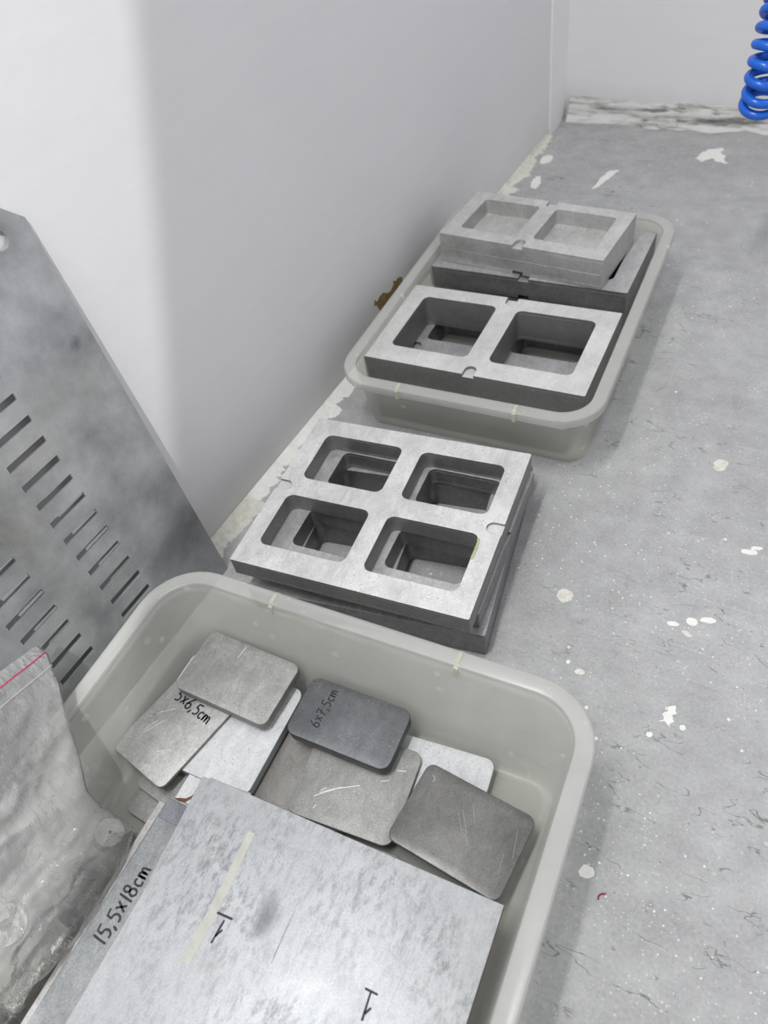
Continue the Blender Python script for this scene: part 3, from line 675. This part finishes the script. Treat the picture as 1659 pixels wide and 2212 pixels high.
me = prism('rust_edge', [[(-0.0350, -0.0120), (-0.0300, -0.0128), (-0.0235, -0.0115), (-0.0190, -0.0050), (-0.0180, 0.0010), (-0.0190, 0.0012), (-0.0215, -0.0050), (-0.0250, -0.0085), (-0.0300, -0.0100)]], 0.0022, 0.0030, 0, M['rust'])
rs = link('rust_edge', me, sF); rs['label'] = 'brown rust on the cut edge'
sheet(0.050, 0.170, 0.0024, (0.2147, 0.1190), 8.0, 0.0592, M['sheet_white2'], 'white zinc sheet turned slightly, directly under the top sheet')
sA = sheet(0.2735, 0.235, 0.0034, (0.2240, 0.1208), 4.2, 0.0620, M['sheet_white'], 'big worn white zinc sheet on top of the stack with marker arrows')
me = box_me('rust_edge', 0.1366, 0.1371, -0.1175, 0.1165, 0.0004, 0.0026, M['rust']); link('rust_edge', me, sA)
ZA = 0.06555
stroke_obj('marker_arrow', [[(0.2977, 0.0346), (0.3112, 0.0362)], [(0.3060, 0.0325), (0.3063, 0.0152)], [(0.3086, 0.0262), (0.3064, 0.0205)]], 0.0017, ZA, M['ink_purple'], sA)
stroke_obj('marker_arrow', [[(0.4288, 0.0444), (0.4385, 0.0452)], [(0.4334, 0.0440), (0.4362, 0.0264)], [(0.4382, 0.0356), (0.4360, 0.0310)]], 0.0017, ZA, M['ink_purple'], sA)
inv = local_matrix(sA).inverted()
q = [inv @ Vector((x, y, 0)) for x, y in ((0.2832, 0.0975), (0.2895, 0.0983), (0.2960, 0.05), (0.3000, -0.0048), (0.2915, -0.0066), (0.2890, 0.045))]
me = prism('tape_strip', [[(p.x, p.y) for p in q]], 0.0034, 0.00352, 0, M['tape']); o = link('tape_strip', me, sA); o['label'] = 'strip of yellowed tape'
stroke_obj('scratch', [[(0.3044, 0.1014), (0.3150, 0.1002), (0.3165, 0.0965), (0.3200, 0.0945)]], 0.0009, ZA, M['sheet_dark'], sA)
stroke_obj('scratch', [[(0.3528, 0.0739), (0.3545, 0.0500), (0.3567, 0.0255)], [(0.3515, 0.0735), (0.3535, 0.0520), (0.3560, 0.0300)]], 0.0006, ZA, M['sheet_dark'], sA)
stroke_obj('scratch', [[(0.4489, 0.097), (0.4490, 0.075), (0.4496, 0.045)]], 0.0004, ZA, M['sheet_dark'], sA)
stroke_obj('scratch', [[(0.2560, 0.110), (0.2585, 0.085), (0.2600, 0.060)]], 0.0004, ZA, M['tape'], sA)
stroke_obj('scratch', [[(0.3060, 0.0000), (0.3200, 0.0010), (0.3330, -0.0010)]], 0.0004, ZA, M['tape'], sA)

# ------------------------------------------------------------------ metal spools in the clear bag
def lathe(name, prof, mat, n=40, smooth=35):
    bm = bmesh.new(); rings = []
    for r, z in prof: rings.append([bm.verts.new((r * math.cos(2 * math.pi * i / n), r * math.sin(2 * math.pi * i / n), z)) for i in range(n)])
    for a, b in zip(rings, rings[1:]):
        for i in range(n): bm.faces.new((a[i], a[(i + 1) % n], b[(i + 1) % n], b[i]))
    bmesh.ops.recalc_face_normals(bm, faces=bm.faces)
    me = bpy.data.meshes.new(name); bm.to_mesh(me); bm.free(); return finish(me, mat, smooth)
def spool(loc, axis, R, r, L, hole, label):
    root = empty('metal_spool', loc)
    root.rotation_euler = Vector(axis).to_track_quat('Z', 'Y').to_euler()
    f = 0.004
    link('flange', lathe('flange', [(hole, 0), (hole + 0.0008, 0.0), (R - 0.0008, 0), (R, -0.0008), (R, -f), (r, -f)], M['spool']), root)
    link('sleeve', lathe('sleeve', [(r, -f + 0.0002), (r, -L * 0.5), (r * 0.94, -L * 0.5), (r * 0.94, -L * 0.5 - 0.003), (r, -L * 0.5 - 0.003), (r, -L + 0.001), (r - 0.001, -L), (hole, -L)], M['spool']), root)
    link('bore', lathe('bore', [(hole, 0.0), (hole, -L), (0.0004, -L + 0.004)], M['bore']), root)
    return tag(root, label, 'metal spool')
spool((0.1490, -0.0530, 0.0740), (0.55, -0.15, 0.80), 0.0165, 0.0125, 0.036, 0.0050, 'metal spool end with a dark hole, facing up in the clear bag')
spool((0.1560, 0.0440, 0.0400), (0.50, 0.25, 0.80), 0.0130, 0.0095, 0.030, 0.0015, 'pale round spool head under film at the upper end of the spools')
spool((0.1740, -0.0300, 0.0300), (0.05, 0.99, 0.06), 0.0165, 0.0150, 0.068, 0.0050, 'thick metal spool lying lengthwise beside the sheet stack')
spool((0.1520, 0.0100, 0.0300), (0.2, 0.90, 0.35), 0.0120, 0.0100, 0.048, 0.0030, 'slim metal spool between the two upright spool ends')
spool((0.1720, -0.1050, 0.0290), (0.1, 0.95, 0.10), 0.0175, 0.0155, 0.055, 0.0050, 'metal spool at the bottom left edge of the picture')

# ------------------------------------------------------------------ clear zip bag
def zip_bag():
    path = [(0.00, 0.0560, 0.1640, -0.075, 0.1300, 0.0010), (0.07, 0.0690, 0.1600, -0.075, 0.1285, 0.0015), (0.18, 0.0900, 0.1500, -0.080, 0.1130, 0.004), (0.34, 0.1130, 0.1330, -0.095, 0.0930, 0.010),
            (0.50, 0.1330, 0.1120, -0.115, 0.0740, 0.022), (0.62, 0.1470, 0.0970, -0.125, 0.0580, 0.038), (0.74, 0.1600, 0.0830, -0.135, 0.0540, 0.050), (0.88, 0.1780, 0.0620, -0.140, 0.0560, 0.044), (1.00, 0.1905, 0.0340, -0.140, 0.0520, 0.006)]
    def at(v):
        for a, b in zip(path, path[1:]):
            if v <= b[0] + 1e-9:
                t = (v - a[0]) / (b[0] - a[0]); return [a[i] + (b[i] - a[i]) * t for i in range(1, 6)]
    nu, nv = 70, 70
    bm = bmesh.new(); G = {}
    for side in (0, 1):
        for j in range(nv + 1):
            v = j / nv; x, z, ya, yb, th = at(v)
            x2, z2 = at(min(1, v + 0.02))[:2]; x1, z1 = at(max(0, v - 0.02))[:2]
            t = Vector((x2 - x1, 0, z2 - z1)).normalized(); nr = Vector((-t.z, 0, t.x))
            if nr.z < 0: nr = -nr
            for i in range(nu + 1):
                u = i / nu; y = ya + (yb - ya) * u
                e = 4 * u * (1 - u); e = e ** 0.5
                k = (1 - v) ** 1.6 * min(0.11, max(0.0, yb - y))
                pp = Vector((x + 0.45 * k, y, z + 0.75 * k))
                c1 = noise.noise(Vector((x * 28, y * 16, z * 28))); c2 = 1 - abs(noise.noise(Vector((x * 60 + 3, y * 34, z * 60)))) * 2; c3 = 1 - abs(noise.noise(Vector((x * 140 + 9, y * 70, z * 140)))) * 2
                amp = (0.25 + min(1, v * 1.8)) * (0.3 + 0.7 * e)
                cr = (0.0050 * c1 + 0.0030 * c2 + 0.0012 * c3) * amp
                s = 1 if side == 0 else -0.55
                p = pp + nr * (s * th * 0.5 * e + cr)
                p.z = max(p.z, 0.0095)
                edge = i in (0, nu) or j == nv
                if side == 1 and edge: G[(1, i, j)] = G[(0, i, j)]
                else: G[(side, i, j)] = bm.verts.new(p)
    for side in (0, 1):
        for j in range(nv):
            for i in range(nu):
                q = [G[(side, i, j)], G[(side, i + 1, j)], G[(side, i + 1, j + 1)], G[(side, i, j + 1)]]
                if side: q.reverse()
                if len(set(q)) == 4:
                    try: bm.faces.new(q)
                    except ValueError: pass
    top = [G[(0, i, 4)].co.copy() for i in range(nu + 1)]; sec = [G[(0, i, 8)].co.copy() for i in range(nu + 1)]
    bmesh.ops.recalc_face_normals(bm, faces=bm.faces)
    root = empty('zip_bag', (0.15, -0.02, Z0))
    me = bpy.data.meshes.new('film'); bm.to_mesh(me); bm.free(); me.transform(Matrix.Translation(-root.location)); finish(me, M['bag'], 180)
    link('film', me, root)
    def line(name, pts, r, mat, lift=0.0008):
        bm = bmesh.new(); rings = []
        for p in pts:
            p = p - root.location + Vector((0.3, 0, 0.95)) * lift
            rings.append([bm.verts.new(p + Vector((math.cos(a), 0, math.sin(a))) * r) for a in (0, 1.57, 3.14, 4.71)])
        for a, b in zip(rings, rings[1:]):
            for i in range(4): bm.faces.new((a[i], a[(i + 1) % 4], b[(i + 1) % 4], b[i]))
        bmesh.ops.recalc_face_normals(bm, faces=bm.faces)
        me = bpy.data.meshes.new(name); bm.to_mesh(me); bm.free(); finish(me, mat, 60); return link(name, me, root)
    o = line('zip_line', top, 0.0006, M['red']); o['label'] = 'thin red line along the zip'
    line('zip_seal', sec, 0.0007, M['bin_rim'])
    return tag(root, 'crumpled clear zip bag with a red line, full of metal spools', 'plastic bag')
zip_bag()

# ------------------------------------------------------------------ blue coiled air hose
def hose():
    bm = bmesh.new(); n = 16
    # axis from the bottom up: vertical at first, then leaning away towards the back wall
    turns = 13; per = 36; N_ = turns * per; Rc = 0.0186; rt = 0.0055
    pos = Vector((0.4470, 1.100, 0.2625)); pts = []
    for i in range(N_ + 1):
        f = i / per
        lean = D2R(min(52.0, -22 + 10.0 * f))
        pitch = 0.009 if f < 1.0 else 0.0172
        ax = Vector((-0.02, math.sin(lean), math.cos(lean))).normalized()
        e1 = Vector((1, 0, 0)); e1 = (e1 - ax * e1.dot(ax)).normalized(); e2 = ax.cross(e1)
        a = -2 * math.pi * f + 1.0
        rr_ = Rc * (1.08 if f < 1.5 else 1.0)
        pts.append(pos + e1 * rr_ * math.cos(a) + e2 * rr_ * math.sin(a))
        pos = pos + ax * pitch / per
    rings = []
    for i, p in enumerate(pts):
        t = (pts[min(i + 1, N_)] - pts[max(i - 1, 0)]).normalized(); s = t.cross(Vector((0, 0, 1))).normalized(); w = s.cross(t)
        rings.append([bm.verts.new(p + s * rt * math.cos(2 * math.pi * k / n) + w * rt * math.sin(2 * math.pi * k / n)) for k in range(n)])
    for a, b in zip(rings, rings[1:]):
        for k in range(n): bm.faces.new((a[k], a[(k + 1) % n], b[(k + 1) % n], b[k]))
    bm.faces.new(rings[0]); bm.faces.new(rings[-1][::-1])
    bmesh.ops.recalc_face_normals(bm, faces=bm.faces)
    me = bpy.data.meshes.new('coil_hose'); bm.to_mesh(me); bm.free(); finish(me, M['blue'], 80)
    o = link('coil_hose', me)
    return tag(o, 'bright blue coiled air hose hanging in the upper right corner', 'air hose')
hose()

# ------------------------------------------------------------------ red thread on the floor
th = stroke_obj('thread', [[(0.5564, 0.1941), (0.5558, 0.1960), (0.5562, 0.1975), (0.5579, 0.1998), (0.5590, 0.1996), (0.5603, 0.2010)]], 0.0011, 0.0006, M['red_thread'], None)
md = th.modifiers.new('thick', 'SOLIDIFY'); md.thickness = 0.0009; md.offset = 0.0
tag(th, 'short dark red thread lying on the concrete floor', 'thread')
